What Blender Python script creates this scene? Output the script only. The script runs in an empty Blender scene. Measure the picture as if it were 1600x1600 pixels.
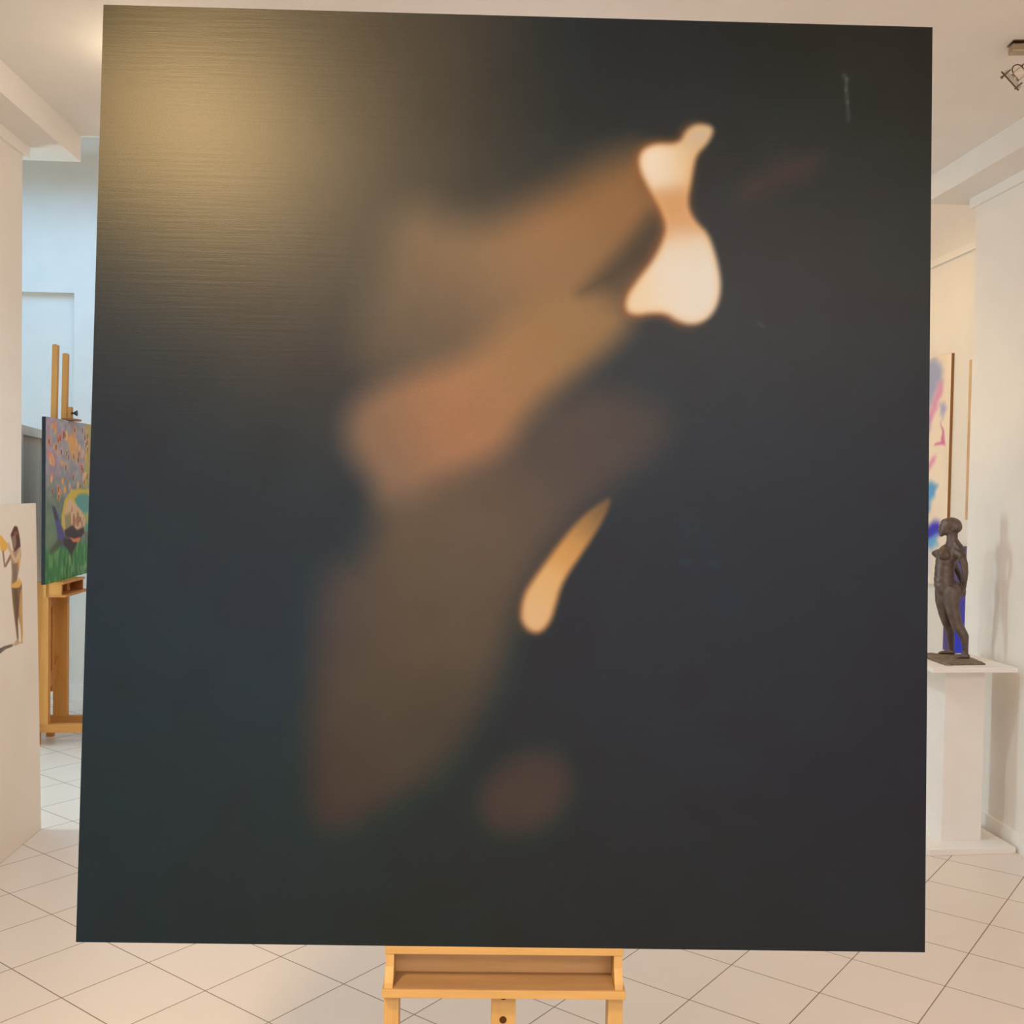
import bpy, bmesh, math, random
import numpy as np
from mathutils import Vector, Matrix

random.seed(3)
rng = np.random.default_rng(5)
SC = bpy.context.scene
COL = SC.collection

# ------------------------------------------------------------------ helpers
def lin(c):
    c = np.asarray(c, float) / 255.0
    return np.where(c <= 0.04045, c / 12.92, ((c + 0.055) / 1.055) ** 2.4)

def new_mat(name, color=(200, 200, 200), rough=0.5, spec=0.5, metal=0.0):
    m = bpy.data.materials.new(name); m.use_nodes = True
    b = m.node_tree.nodes['Principled BSDF']
    c = lin(color)
    b.inputs['Base Color'].default_value = (*c, 1)
    b.inputs['Roughness'].default_value = rough
    b.inputs['Specular IOR Level'].default_value = spec
    b.inputs['Metallic'].default_value = metal
    return m

def N(m, t, **kw):
    n = m.node_tree.nodes.new(t)
    for k, v in kw.items(): setattr(n, k, v)
    return n

def L(m, a, b): m.node_tree.links.new(a, b)

def bsdf(m): return m.node_tree.nodes['Principled BSDF']

def noise_mat(name, c1, c2, scale, rough=0.6, spec=0.4, stretch=(1, 1, 1), bump=0.0, bscale=None, detail=4, metal=0.0):
    m = new_mat(name, c1, rough, spec, metal)
    tc = N(m, 'ShaderNodeTexCoord'); mp = N(m, 'ShaderNodeMapping')
    mp.inputs['Scale'].default_value = stretch
    nz = N(m, 'ShaderNodeTexNoise'); nz.inputs['Scale'].default_value = scale; nz.inputs['Detail'].default_value = detail
    rp = N(m, 'ShaderNodeValToRGB')
    rp.color_ramp.elements[0].position = 0.3; rp.color_ramp.elements[1].position = 0.7
    rp.color_ramp.elements[0].color = (*lin(c1), 1); rp.color_ramp.elements[1].color = (*lin(c2), 1)
    L(m, tc.outputs['Object'], mp.inputs['Vector']); L(m, mp.outputs['Vector'], nz.inputs['Vector'])
    L(m, nz.outputs['Fac'], rp.inputs['Fac']); L(m, rp.outputs['Color'], bsdf(m).inputs['Base Color'])
    if bump:
        n2 = N(m, 'ShaderNodeTexNoise'); n2.inputs['Scale'].default_value = bscale or scale * 4
        L(m, mp.outputs['Vector'], n2.inputs['Vector'])
        bp = N(m, 'ShaderNodeBump'); bp.inputs['Strength'].default_value = bump; bp.inputs['Distance'].default_value = 0.002
        L(m, n2.outputs['Fac'], bp.inputs['Height']); L(m, bp.outputs['Normal'], bsdf(m).inputs['Normal'])
    return m

def add_box(bm, x0, x1, y0, y1, z0, z1, bev=0.0, mtx=None):
    vs = [bm.verts.new((x, y, z)) for z in (z0, z1) for x, y in ((x0, y0), (x1, y0), (x1, y1), (x0, y1))]
    fs = [(3, 2, 1, 0), (4, 5, 6, 7), (0, 1, 5, 4), (1, 2, 6, 5), (2, 3, 7, 6), (3, 0, 4, 7)]
    faces = [bm.faces.new([vs[i] for i in f]) for f in fs]
    if mtx is not None: bmesh.ops.transform(bm, matrix=mtx, verts=vs)
    if bev:
        es = list({e for f in faces for e in f.edges})
        bmesh.ops.bevel(bm, geom=es, offset=bev, segments=2, affect='EDGES', profile=0.6)

def add_prism(bm, pts, axis, a, b):
    """polygon pts (u, v) extruded along axis 'x', 'y' or 'z' from a to b"""
    def mk(u, v, w):
        return {'x': (w, u, v), 'y': (u, w, v), 'z': (u, v, w)}[axis]
    lo = [bm.verts.new(mk(u, v, a)) for u, v in pts]; hi = [bm.verts.new(mk(u, v, b)) for u, v in pts]
    n = len(pts)
    bm.faces.new(lo[::-1]); bm.faces.new(hi)
    for i in range(n): bm.faces.new((lo[i], lo[(i + 1) % n], hi[(i + 1) % n], hi[i]))
    bmesh.ops.recalc_face_normals(bm, faces=bm.faces[:])

def add_cyl(bm, p, q, r, r2=None, seg=20, cap=True):
    p, q = Vector(p), Vector(q); d = q - p
    rot = d.to_track_quat('Z', 'Y').to_matrix().to_4x4()
    m = Matrix.Translation((p + q) / 2) @ rot
    bmesh.ops.create_cone(bm, cap_ends=cap, segments=seg, radius1=r, radius2=r if r2 is None else r2, depth=d.length, matrix=m)

def add_torus(bm, mtx, R, r, n=28, k=8):
    ring = []
    for i in range(n):
        a = 2 * math.pi * i / n
        ring.append([bm.verts.new(mtx @ Vector(((R + r * math.cos(b)) * math.cos(a), (R + r * math.cos(b)) * math.sin(a), r * math.sin(b))))
                     for b in (2 * math.pi * j / k for j in range(k))])
    for i in range(n):
        for j in range(k):
            bm.faces.new((ring[i][j], ring[(i + 1) % n][j], ring[(i + 1) % n][(j + 1) % k], ring[i][(j + 1) % k]))

def obj(name, bm, mat, parent=None, smooth=False):
    me = bpy.data.meshes.new(name); bm.normal_update(); bm.to_mesh(me); bm.free()
    o = bpy.data.objects.new(name, me); COL.objects.link(o)
    me.materials.append(mat)
    if smooth:
        for p in me.polygons: p.use_smooth = True
    if parent is not None: o.parent = parent
    return o

def box(name, b, mat, parent=None, bev=0.0, mtx=None):
    bm = bmesh.new(); add_box(bm, *b, bev=bev, mtx=mtx)
    return obj(name, bm, mat, parent)

def struct(name, boxes, mat):
    bm = bmesh.new()
    for b in boxes: add_box(bm, *b)
    o = obj(name, bm, mat); o['kind'] = 'structure'
    return o

def thing(name, label, cat, mtx=None, group=None):
    e = bpy.data.objects.new(name, None); COL.objects.link(e); e.empty_display_size = 0.1
    if mtx is not None: e.matrix_world = mtx
    e['label'] = label; e['category'] = cat
    if group: e['group'] = group
    return e

# ------------------------------------------------------------------ painted surfaces
def sdf(poly, X, Y):
    """signed distance (negative inside) of points to polygon"""
    P = np.asarray(poly, float); d = np.full(X.shape, 1e18); ins = np.zeros(X.shape, bool)
    for i in range(len(P)):
        a = P[i]; b = P[(i + 1) % len(P)]
        ex, ey = b - a; wx, wy = X - a[0], Y - a[1]
        t = np.clip((wx * ex + wy * ey) / (ex * ex + ey * ey + 1e-12), 0, 1)
        d = np.minimum(d, (wx - t * ex) ** 2 + (wy - t * ey) ** 2)
        c = (a[1] > Y) != (b[1] > Y)
        xi = ex * (Y - a[1]) / (ey if abs(ey) > 1e-9 else 1e-9) + a[0]
        ins ^= c & (X < xi)
    d = np.sqrt(d)
    return np.where(ins, -d, d)

def rbf(pts, X, Y, s):
    num = np.zeros(X.shape + (3,)); den = np.zeros(X.shape) + 1e-30
    for x, y, c in pts:
        w = np.exp(-((X - x) ** 2 + (Y - y) ** 2) / (2 * s * s)) + 1e-12 / (1 + (X - x) ** 2 + (Y - y) ** 2)
        num += w[..., None] * np.asarray(c, float); den += w
    return num / den[..., None]

def rnd(poly, n=2):
    P = np.asarray(poly, float)
    for _ in range(n):
        Q = np.roll(P, -1, 0); P = np.stack([0.75 * P + 0.25 * Q, 0.25 * P + 0.75 * Q], 1).reshape(-1, 2)
    return P

def soft(d, blur):
    t = np.clip((blur - d) / (2 * blur), 0, 1)
    return t * t * (3 - 2 * t)

def over(base, col, a):
    return base * (1 - a[..., None]) + np.asarray(col, float) * a[..., None]

def vnoise(X, Y, seed, n=64):
    """smooth value noise for brushwork, X, Y in lattice cells"""
    g = np.random.default_rng(seed).random((n, n))
    xi = np.floor(X).astype(int); yi = np.floor(Y).astype(int); fx = X - xi; fy = Y - yi
    fx = fx * fx * (3 - 2 * fx); fy = fy * fy * (3 - 2 * fy)
    a = g[xi % n, yi % n]; b = g[(xi + 1) % n, yi % n]; c = g[xi % n, (yi + 1) % n]; d = g[(xi + 1) % n, (yi + 1) % n]
    return (a * (1 - fx) + b * fx) * (1 - fy) + (c * (1 - fx) + d * fx) * fy

def painted_slab(name, w, h, t, nx, ny, colours, edge_mat, paint_mat, parent):
    """stretched canvas: local x across, z up, front at y=0 facing -y, depth t.
    colours: (ny, nx, 3) linear, row 0 at the bottom."""
    xs = np.linspace(-w / 2, w / 2, nx); zs = np.linspace(0, h, ny)
    V = np.zeros((ny, nx, 3)); V[..., 0] = xs[None, :]; V[..., 2] = zs[:, None]
    idx = np.arange(ny * nx).reshape(ny, nx)
    quads = np.stack([idx[:-1, :-1], idx[:-1, 1:], idx[1:, 1:], idx[1:, :-1]], -1).reshape(-1, 4)
    me = bpy.data.meshes.new(name)
    me.from_pydata(V.reshape(-1, 3).tolist(), [], quads.tolist())
    at = me.color_attributes.new('paint', 'FLOAT_COLOR', 'POINT')
    c4 = np.ones((ny * nx, 4), np.float32); c4[:, :3] = colours.reshape(-1, 3)
    at.data.foreach_set('color', c4.ravel())
    me.materials.append(paint_mat)
    for p in me.polygons: p.use_smooth = True
    o = bpy.data.objects.new(name, me); COL.objects.link(o); o.parent = parent
    bm = bmesh.new()                                   # stretcher sides behind the painted face
    add_box(bm, -w / 2, w / 2, 0.0015, t, 0, h, bev=0.0)
    s = obj('canvas_edge', bm, edge_mat, parent)
    return o, s

def paint_material(name, rough, spec, weave, weave_scale, k=1.0):
    m = new_mat(name, (128, 128, 128), rough, spec)
    at = N(m, 'ShaderNodeAttribute'); at.attribute_name = 'paint'
    L(m, at.outputs['Color'], bsdf(m).inputs['Base Color'])
    tc = N(m, 'ShaderNodeTexCoord')
    if weave:
        nz = N(m, 'ShaderNodeTexNoise'); nz.inputs['Scale'].default_value = weave_scale; nz.inputs['Detail'].default_value = 3
        L(m, tc.outputs['Object'], nz.inputs['Vector'])
        bp = N(m, 'ShaderNodeBump'); bp.inputs['Strength'].default_value = weave; bp.inputs['Distance'].default_value = 0.001
        L(m, nz.outputs['Fac'], bp.inputs['Height'])
        mp = N(m, 'ShaderNodeMapping'); mp.inputs['Scale'].default_value = (4, 4, 90)      # brush drag across the canvas
        L(m, tc.outputs['Object'], mp.inputs['Vector'])
        n2 = N(m, 'ShaderNodeTexNoise'); n2.inputs['Scale'].default_value = 1.5; n2.inputs['Detail'].default_value = 4
        L(m, mp.outputs['Vector'], n2.inputs['Vector'])
        b2 = N(m, 'ShaderNodeBump'); b2.inputs['Strength'].default_value = weave * 0.8; b2.inputs['Distance'].default_value = 0.0012
        L(m, n2.outputs['Fac'], b2.inputs['Height']); L(m, bp.outputs['Normal'], b2.inputs['Normal'])
        L(m, b2.outputs['Normal'], bsdf(m).inputs['Normal'])
    return m

# ------------------------------------------------------------------ materials
M_wall = noise_mat('wall_paint', (226, 221, 212), (230, 225, 216), 6, 0.75, 0.25, bump=0.05, bscale=180)
M_ceil = noise_mat('ceiling_paint', (226, 221, 213), (229, 224, 216), 5, 0.85, 0.2)
M_trim = new_mat('trim_paint', (232, 228, 220), 0.5, 0.4)
M_plinth = noise_mat('plinth_paint', (228, 222, 212), (232, 226, 217), 8, 0.55, 0.35)
M_wood = noise_mat('beech_wood', (180, 145, 84), (192, 158, 97), 9, 0.45, 0.4, stretch=(6, 6, 0.6), bump=0.05, bscale=40)
M_woodh = noise_mat('beech_wood_across', (180, 145, 85), (192, 158, 97), 9, 0.45, 0.4, stretch=(0.6, 6, 6), bump=0.05, bscale=40)
M_wood_in = noise_mat('tray_wood', (176, 140, 92), (188, 152, 104), 9, 0.6, 0.3, stretch=(0.6, 6, 6))
M_wood_o = noise_mat('orange_wood', (196, 134, 62), (206, 146, 74), 7, 0.5, 0.35, stretch=(5, 5, 0.5))
M_wood_oh = noise_mat('orange_wood_rail', (184, 120, 54), (194, 132, 64), 7, 0.5, 0.35, stretch=(0.6, 5, 5))
M_wood_d = noise_mat('brown_wood', (150, 92, 48), (168, 106, 58), 7, 0.5, 0.35, stretch=(0.6, 5, 5))
M_hole = new_mat('drilled_hole', (70, 46, 24), 0.9, 0.1)
M_black = new_mat('black_canvas_edge', (30, 27, 27), 0.6, 0.3)
M_dark = new_mat('dark_painted_edge', (34, 36, 40), 0.6, 0.3)
M_shaded = new_mat('shaded_canvas_edge', (158, 112, 68), 0.8, 0.2)  # brown carries the shade on the pale canvas's side in its colour
M_white = new_mat('white_canvas_edge', (225, 218, 205), 0.7, 0.2)
M_navy = new_mat('navy_painted_edge', (38, 34, 72), 0.6, 0.3)
M_knob = new_mat('black_plastic', (38, 36, 34), 0.4, 0.5)
M_metal = noise_mat('brushed_nickel', (168, 150, 124), (186, 168, 140), 30, 0.38, 0.5, stretch=(1, 1, 6), metal=0.9)
M_rod = new_mat('dark_metal', (120, 96, 74), 0.35, 0.5, 0.9)
M_bronze = noise_mat('bronze_patina', (84, 70, 62), (112, 96, 86), 24, 0.42, 0.5, bump=0.6, bscale=55, metal=0.45)
M_bronze_base = noise_mat('rough_bronze', (96, 82, 66), (140, 122, 100), 45, 0.65, 0.4, bump=0.8, bscale=60, metal=0.2)
M_panel_f = noise_mat('grey_beige_frame', (244, 236, 216), (247, 240, 222), 5, 0.6, 0.3)
M_panel_i = noise_mat('grey_brown_board', (218, 196, 170), (226, 205, 180), 5, 0.6, 0.3, stretch=(1, 1, .3))

# glass for the spotlight's front plates
M_glass = new_mat('frosted_glass', (214, 214, 190), 0.35, 0.5)
bsdf(M_glass).inputs['Transmission Weight'].default_value = 0.45
bsdf(M_glass).inputs['IOR'].default_value = 1.45

# tiled floor: square tiles laid diagonally
def floor_material():
    m = new_mat('floor_tiles', (210, 200, 190), 0.32, 0.45)
    TS, ANG, P0, P1 = 0.302678, 0.861594, 0.582954, 0.848755
    tc = N(m, 'ShaderNodeTexCoord'); sp = N(m, 'ShaderNodeSeparateXYZ'); L(m, tc.outputs['Object'], sp.inputs[0])
    def mth(op, a, b=None):
        n = N(m, 'ShaderNodeMath', operation=op)
        for i, v in enumerate((a, b)):
            if v is None: continue
            if isinstance(v, (int, float)): n.inputs[i].default_value = v
            else: L(m, v, n.inputs[i])
        return n.outputs[0]
    X, Y = sp.outputs[0], sp.outputs[1]
    c, s = math.cos(ANG) / TS, math.sin(ANG) / TS
    u = mth('SUBTRACT', mth('ADD', mth('MULTIPLY', X, c), mth('MULTIPLY', Y, s)), P0)
    v = mth('SUBTRACT', mth('ADD', mth('MULTIPLY', X, -s), mth('MULTIPLY', Y, c)), P1)
    def edge(a):
        f = mth('FRACT', mth('ADD', a, 100.5))       # joint at the centre, 0.5
        return mth('ABSOLUTE', mth('SUBTRACT', f, 0.5))
    eu, ev = edge(u), edge(v)
    d = mth('MINIMUM', eu, ev)
    mr = N(m, 'ShaderNodeMapRange'); mr.interpolation_type = 'SMOOTHSTEP'
    L(m, d, mr.inputs['Value']); mr.inputs['From Min'].default_value = 0.0035; mr.inputs['From Max'].default_value = 0.0085
    # tile to tile variation and faint clouding
    cb = N(m, 'ShaderNodeCombineXYZ'); L(m, mth('ROUND', mth('ADD', u, 0.5)), cb.inputs[0]); L(m, mth('ROUND', mth('ADD', v, 0.5)), cb.inputs[1])
    wn = N(m, 'ShaderNodeTexWhiteNoise'); wn.noise_dimensions = '2D'; L(m, cb.outputs[0], wn.inputs['Vector'])
    nz = N(m, 'ShaderNodeTexNoise'); nz.inputs['Scale'].default_value = 3.5; nz.inputs['Detail'].default_value = 5
    L(m, tc.outputs['Object'], nz.inputs['Vector'])
    fac = mth('ADD', mth('MULTIPLY', wn.outputs['Value'], 0.45), mth('MULTIPLY', nz.outputs['Fac'], 0.55))
    mx = N(m, 'ShaderNodeMix', data_type='RGBA'); L(m, fac, mx.inputs['Factor'])
    mx.inputs['A'].default_value = (*lin((216, 203, 188)), 1); mx.inputs['B'].default_value = (*lin((224, 209, 193)), 1)
    # joints: some darker than others
    n2 = N(m, 'ShaderNodeTexNoise'); n2.inputs['Scale'].default_value = 1.6
    L(m, tc.outputs['Object'], n2.inputs['Vector'])
    jm = N(m, 'ShaderNodeMix', data_type='RGBA'); L(m, n2.outputs['Fac'], jm.inputs['Factor'])
    jm.inputs['A'].default_value = (*lin((96, 76, 54)), 1); jm.inputs['B'].default_value = (*lin((158, 138, 116)), 1)
    fin = N(m, 'ShaderNodeMix', data_type='RGBA'); L(m, mr.outputs[0], fin.inputs['Factor'])
    L(m, jm.outputs['Result'], fin.inputs['A']); L(m, mx.outputs['Result'], fin.inputs['B'])
    L(m, fin.outputs['Result'], bsdf(m).inputs['Base Color'])
    ro = N(m, 'ShaderNodeMapRange'); L(m, mr.outputs[0], ro.inputs['Value'])
    ro.inputs['To Min'].default_value = 0.8; ro.inputs['To Max'].default_value = 0.3
    L(m, ro.outputs[0], bsdf(m).inputs['Roughness'])
    bp = N(m, 'ShaderNodeBump'); bp.inputs['Strength'].default_value = 0.4; bp.inputs['Distance'].default_value = 0.001
    L(m, mr.outputs[0], bp.inputs['Height']); L(m, bp.outputs['Normal'], bsdf(m).inputs['Normal'])
    return m
M_floor = floor_material()

# ------------------------------------------------------------------ the rooms
CEIL, BEAM = 3.16, 3.04
struct('floor', [(-5, 3.6, -4, 8.2, -0.1, 0)], M_floor)
struct('wall_left', [(-2.02, -1.87, -4, 4.68, 0, BEAM), (-4.6, -2.02, 4.53, 4.68, 0, 3.95)], M_wall)
struct('wall_right', [(2.56, 3.08, -4, 4.97, 0, BEAM)], M_wall)
struct('wall_back_right', [(2.93, 3.08, 4.97, 7.56, 0, 3.95)], M_wall)
struct('wall_back', [(-2.66, 3.08, 7.56, 7.86, 0, 3.95), (-4.6, -2.66, 7.56, 7.86, 2.90, 3.95), (-4.6, -2.66, 7.60, 7.86, 0, 2.90)], M_wall)
struct('wall_back_left', [(-4.75, -4.6, 4.53, 7.86, 0, 3.95)], M_wall)
bm = bmesh.new(); add_prism(bm, [(-2.02, -4), (3.08, -4), (3.08, 5.11), (2.365, 5.11), (-1.70, 4.92), (-2.02, 4.92)], 'z', CEIL, CEIL + 0.1)
o = obj('ceiling', bm, M_ceil); o['kind'] = 'structure'
struct('trim_1', [(-2.02, -1.70, -4, 4.905, BEAM, CEIL)], M_ceil)          # boxed beam over the left wall
struct('trim_2', [(2.365, 2.93, -4, 5.11, BEAM, CEIL)], M_ceil)            # boxed beam over the right wall
struct('wall_upper', [(-4.6, 3.08, 4.70, 4.80, CEIL + 0.1, 3.95)], M_wall)
struct('ceiling_back', [(-4.75, 3.08, 4.53, 7.86, 3.86, 3.96)], M_ceil)
struct('trim_3', [(-1.87, -1.852, -4, 4.715, 2.992, BEAM)], M_trim)        # picture rails
struct('trim_4', [(2.542, 2.56, -4, 5.005, 2.992, BEAM)], M_trim)
struct('trim_5', [(2.914, 2.93, 4.97, 7.56, 2.958, 3.0)], M_trim)
struct('baseboard_right', [(2.547, 2.56, -4, 4.97, 0, 0.085)], M_trim)
struct('baseboard_back', [(-2.66, 2.93, 7.545, 7.56, 0, 0.115), (-4.6, -2.66, 7.585, 7.60, 0, 0.115)], M_trim)
struct('baseboard_back_right', [(2.917, 2.93, 4.97, 7.545, 0, 0.085)], M_trim)

# ------------------------------------------------------------------ the large canvas on the front easel
CW, CH, CT = 1.70, 1.889, 0.038
yaw, tilt, rl = -0.045, 0.053, -0.003
ux = Vector((math.cos(yaw), math.sin(yaw), 0)); nn = Vector((math.sin(yaw), -math.cos(yaw), 0))
uz = Vector((0, 0, 1)) * math.cos(tilt) - nn * math.sin(tilt)
ax = ux * math.cos(rl) + uz * math.sin(rl); az = -ux * math.sin(rl) + uz * math.cos(rl); ay = az.cross(ax)
cb = Vector((0.129, 2.1, 1.616)) - az * CH / 2
MC = Matrix(((ax.x, ay.x, az.x, cb.x), (ax.y, ay.y, az.y, cb.y), (ax.z, ay.z, az.z, cb.z), (0, 0, 0, 1)))

def big_painting(nx, ny):
    U, V = np.meshgrid(np.linspace(0, 1, nx), np.linspace(0, 1, ny))
    # painting's own coordinates: a 1600-unit sketch sheet whose corners are the canvas corners
    tl, tr, br, bl = map(np.array, ((164., 9.), (1459., 40.), (1443., 1485.), (117., 1474.)))
    Pxy = (bl * ((1 - U) * (1 - V))[..., None] + br * (U * (1 - V))[..., None] + tr * (U * V)[..., None] + tl * ((1 - U) * V)[..., None])
    X, Y = Pxy[..., 0], Pxy[..., 1]
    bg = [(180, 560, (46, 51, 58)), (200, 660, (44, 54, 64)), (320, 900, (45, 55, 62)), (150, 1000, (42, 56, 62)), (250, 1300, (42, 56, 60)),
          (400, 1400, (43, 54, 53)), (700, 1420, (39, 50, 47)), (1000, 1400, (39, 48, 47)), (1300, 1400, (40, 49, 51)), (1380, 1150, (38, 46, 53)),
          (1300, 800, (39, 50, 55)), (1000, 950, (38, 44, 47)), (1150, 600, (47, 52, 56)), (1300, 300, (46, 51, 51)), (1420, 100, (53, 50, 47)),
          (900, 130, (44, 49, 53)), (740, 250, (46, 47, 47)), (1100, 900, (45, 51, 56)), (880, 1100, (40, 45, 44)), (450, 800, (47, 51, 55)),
          (1000, 1200, (42, 47, 50)), (300, 200, (70, 62, 52)), (500, 150, (72, 64, 58)), (450, 400, (64, 60, 60)), (610, 220, (84, 74, 62)), (570, 110, (84, 75, 66)), (660, 90, (66, 60, 58)), (560, 330, (76, 69, 64)),  # brown points at upper left paint the lamp's glare wider
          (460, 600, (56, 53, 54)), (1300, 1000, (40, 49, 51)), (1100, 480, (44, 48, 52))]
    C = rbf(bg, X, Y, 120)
    # wide, dim brown body below the figure's light
    p1 = [(590, 770), (570, 880), (500, 900), (480, 1060), (470, 1200), (478, 1290), (530, 1310), (600, 1265), (690, 1215), (755, 1120), (785, 1040),
          (812, 940), (870, 850), (950, 775), (1035, 710), (1050, 650), (940, 600), (850, 640), (780, 720)]
    c1 = rbf([(640, 850, (102, 84, 64)), (700, 910, (98, 80, 60)), (700, 1000, (92, 75, 56)), (600, 1150, (82, 69, 54)), (500, 1240, (78, 61, 54)), (760, 860, (97, 78, 62)),
              (900, 720, (86, 71, 61)), (1000, 680, (72, 62, 57)), (530, 960, (78, 66, 62)), (720, 1130, (76, 64, 52)), (640, 1010, (94, 77, 56))], X, Y, 70)
    C = over(C, c1, soft(sdf(rnd(p1), X, Y), 48) * 0.98)
    a = np.linspace(0, 2 * np.pi, 24, endpoint=False)
    ca, sa = math.cos(-0.6), math.sin(-0.6)
    el = [(815 + 82 * math.cos(t) * ca - 62 * math.sin(t) * sa, 1243 + 82 * math.cos(t) * sa + 62 * math.sin(t) * ca) for t in a]
    C = over(C, (76, 61, 52), soft(sdf(el, X, Y), 36))
    C = over(C, (72, 58, 57), soft(sdf([(1150, 320), (1165, 285), (1230, 250), (1280, 248), (1260, 280), (1200, 305)], X, Y), 30) * 0.9)
    # upper warm band
    p2 = [(655, 325), (690, 345), (760, 352), (850, 310), (940, 255), (1010, 235), (1050, 330), (1020, 400), (960, 480), (850, 600), (610, 610), (545, 560), (585, 450), (610, 350)]
    c2 = rbf([(850, 370, (146, 105, 70)), (700, 400, (128, 101, 77)), (950, 300, (140, 100, 64)), (640, 330, (112, 93, 74)), (600, 470, (106, 88, 72)),
              (760, 440, (133, 105, 78)), (690, 505, (96, 79, 64)), (620, 545, (90, 77, 64)), (900, 440, (138, 103, 70)), (820, 460, (146, 106, 72)), (760, 500, (112, 90, 68))], X, Y, 55)
    C = over(C, c2, soft(sdf(rnd(p2), X, Y), 56))
    # brightest diagonal band
    p3 = [(530, 690), (555, 625), (640, 590), (730, 565), (800, 505), (870, 460), (950, 470), (985, 500), (965, 540), (885, 600), (825, 655), (790, 715), (700, 755), (640, 790), (595, 800), (570, 760)]
    c3 = 0.95 * rbf([(700, 655, (168, 117, 80)), (780, 600, (162, 118, 78)), (880, 530, (158, 117, 75)), (600, 680, (152, 112, 84)), (620, 770, (130, 103, 82)),
              (940, 500, (148, 112, 74)), (560, 690, (122, 98, 80)), (690, 700, (170, 116, 80))], X, Y, 55)
    C = over(C, c3, soft(sdf(rnd(p3), X, Y), 38))
    C = over(C, (70, 59, 48), soft(sdf([(1030, 335), (1040, 372), (1008, 420), (958, 455), (905, 462), (940, 425), (980, 380), (1008, 345)], X, Y), 26) * 0.9)
    # highlights
    hA = [(995, 252), (1002, 236), (1022, 227), (1050, 228), (1063, 221), (1070, 205), (1086, 195), (1108, 197), (1114, 208), (1104, 227), (1086, 245), (1081, 267), (1077, 292),
          (1072, 315), (1075, 335), (1086, 352), (1104, 369), (1114, 395), (1121, 422), (1125, 452), (1120, 482), (1105, 505), (1080, 515), (1055, 508), (1038, 496), (1015, 495),
          (990, 499), (974, 492), (975, 470), (994, 442), (1018, 412), (1034, 380), (1039, 357), (1029, 330), (1012, 300), (998, 272)]
    d = sdf(rnd(hA), X, Y)
    C = over(C, (150, 90, 52), soft(d - 6, 13) * np.clip((1110 - X) / 60, 0, 1) * 0.85)
    cA = rbf([(1040, 262, (232, 211, 186)), (1060, 330, (205, 152, 102)), (1052, 345, (206, 150, 100)), (1070, 430, (226, 211, 190)), (1080, 480, (227, 210, 188)),
              (1000, 478, (228, 200, 162)), (1090, 210, (204, 176, 142)), (1074, 262, (222, 180, 128)), (1060, 390, (226, 204, 176)), (1040, 470, (228, 208, 182))], X, Y, 22)
    rim = np.clip(1 + d / 13, 0, 1)
    cA = cA * (1 - 0.5 * rim[..., None]) + np.array((224, 170, 112)) * (0.5 * rim[..., None])
    C = over(C, cA, soft(d, 7))
    hB = [(808, 968), (813, 938), (827, 915), (851, 882), (879, 844), (909, 811), (932, 795), (950, 784), (944, 808), (924, 844), (904, 874), (882, 905), (871, 926), (864, 951), (855, 979),
          (839, 996), (823, 994), (812, 982)]
    d = sdf(rnd(hB), X, Y)
    C = over(C, (140, 88, 50), soft(d - 4, 10) * np.clip((905 - X) / 60, 0, 1) * 0.6)
    cB = rbf([(832, 970, (222, 176, 122)), (850, 920, (219, 170, 108)), (880, 870, (205, 148, 80)), (905, 830, (172, 124, 68)), (930, 805, (128, 97, 62)), (950, 786, (92, 76, 60))], X, Y, 22)
    rim = np.clip(1 + d / 9, 0, 1) * 0.35
    cB = cB * (1 - rim[..., None]) + np.array((190, 120, 64)) * rim[..., None]
    C = over(C, cB, soft(d, 7))
    # scuff marks in the paint
    for pts, w, amt in (([(1318, 116), (1323, 124), (1322, 140), (1324, 160), (1326, 190)], 1.2, 22), ([(1184, 511), (1192, 516)], 2.0, 16), ([(1060, 884), (1072, 888)], 3, 8), ([(1104, 886), (1116, 890)], 3, 8)):
        for i in range(len(pts) - 1):
            (x0, y0), (x1, y1) = pts[i], pts[i + 1]
            t = np.clip(((X - x0) * (x1 - x0) + (Y - y0) * (y1 - y0)) / ((x1 - x0) ** 2 + (y1 - y0) ** 2), 0, 1)
            q = np.hypot(X - x0 - t * (x1 - x0), Y - y0 - t * (y1 - y0))
            C = C + (amt * np.exp(-(q / (w + 1.5)) ** 2))[..., None]
    # faint soft brush mottling
    mott = (vnoise(X / 60, Y / 60, 4) - 0.5) * 3 + (vnoise(X / 23, Y / 23, 9) - 0.5) * 1.5
    return np.clip(C + mott[..., None], 2, 255)

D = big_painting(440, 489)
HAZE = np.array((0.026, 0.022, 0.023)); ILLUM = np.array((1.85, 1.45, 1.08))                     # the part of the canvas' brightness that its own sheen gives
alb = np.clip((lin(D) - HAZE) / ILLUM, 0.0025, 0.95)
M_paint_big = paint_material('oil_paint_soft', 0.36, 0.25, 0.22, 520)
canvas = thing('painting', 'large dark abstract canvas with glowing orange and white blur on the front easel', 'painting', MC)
painted_slab('painted_canvas', CW, CH, CT, 440, 489, alb, M_black, M_paint_big, canvas)

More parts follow.
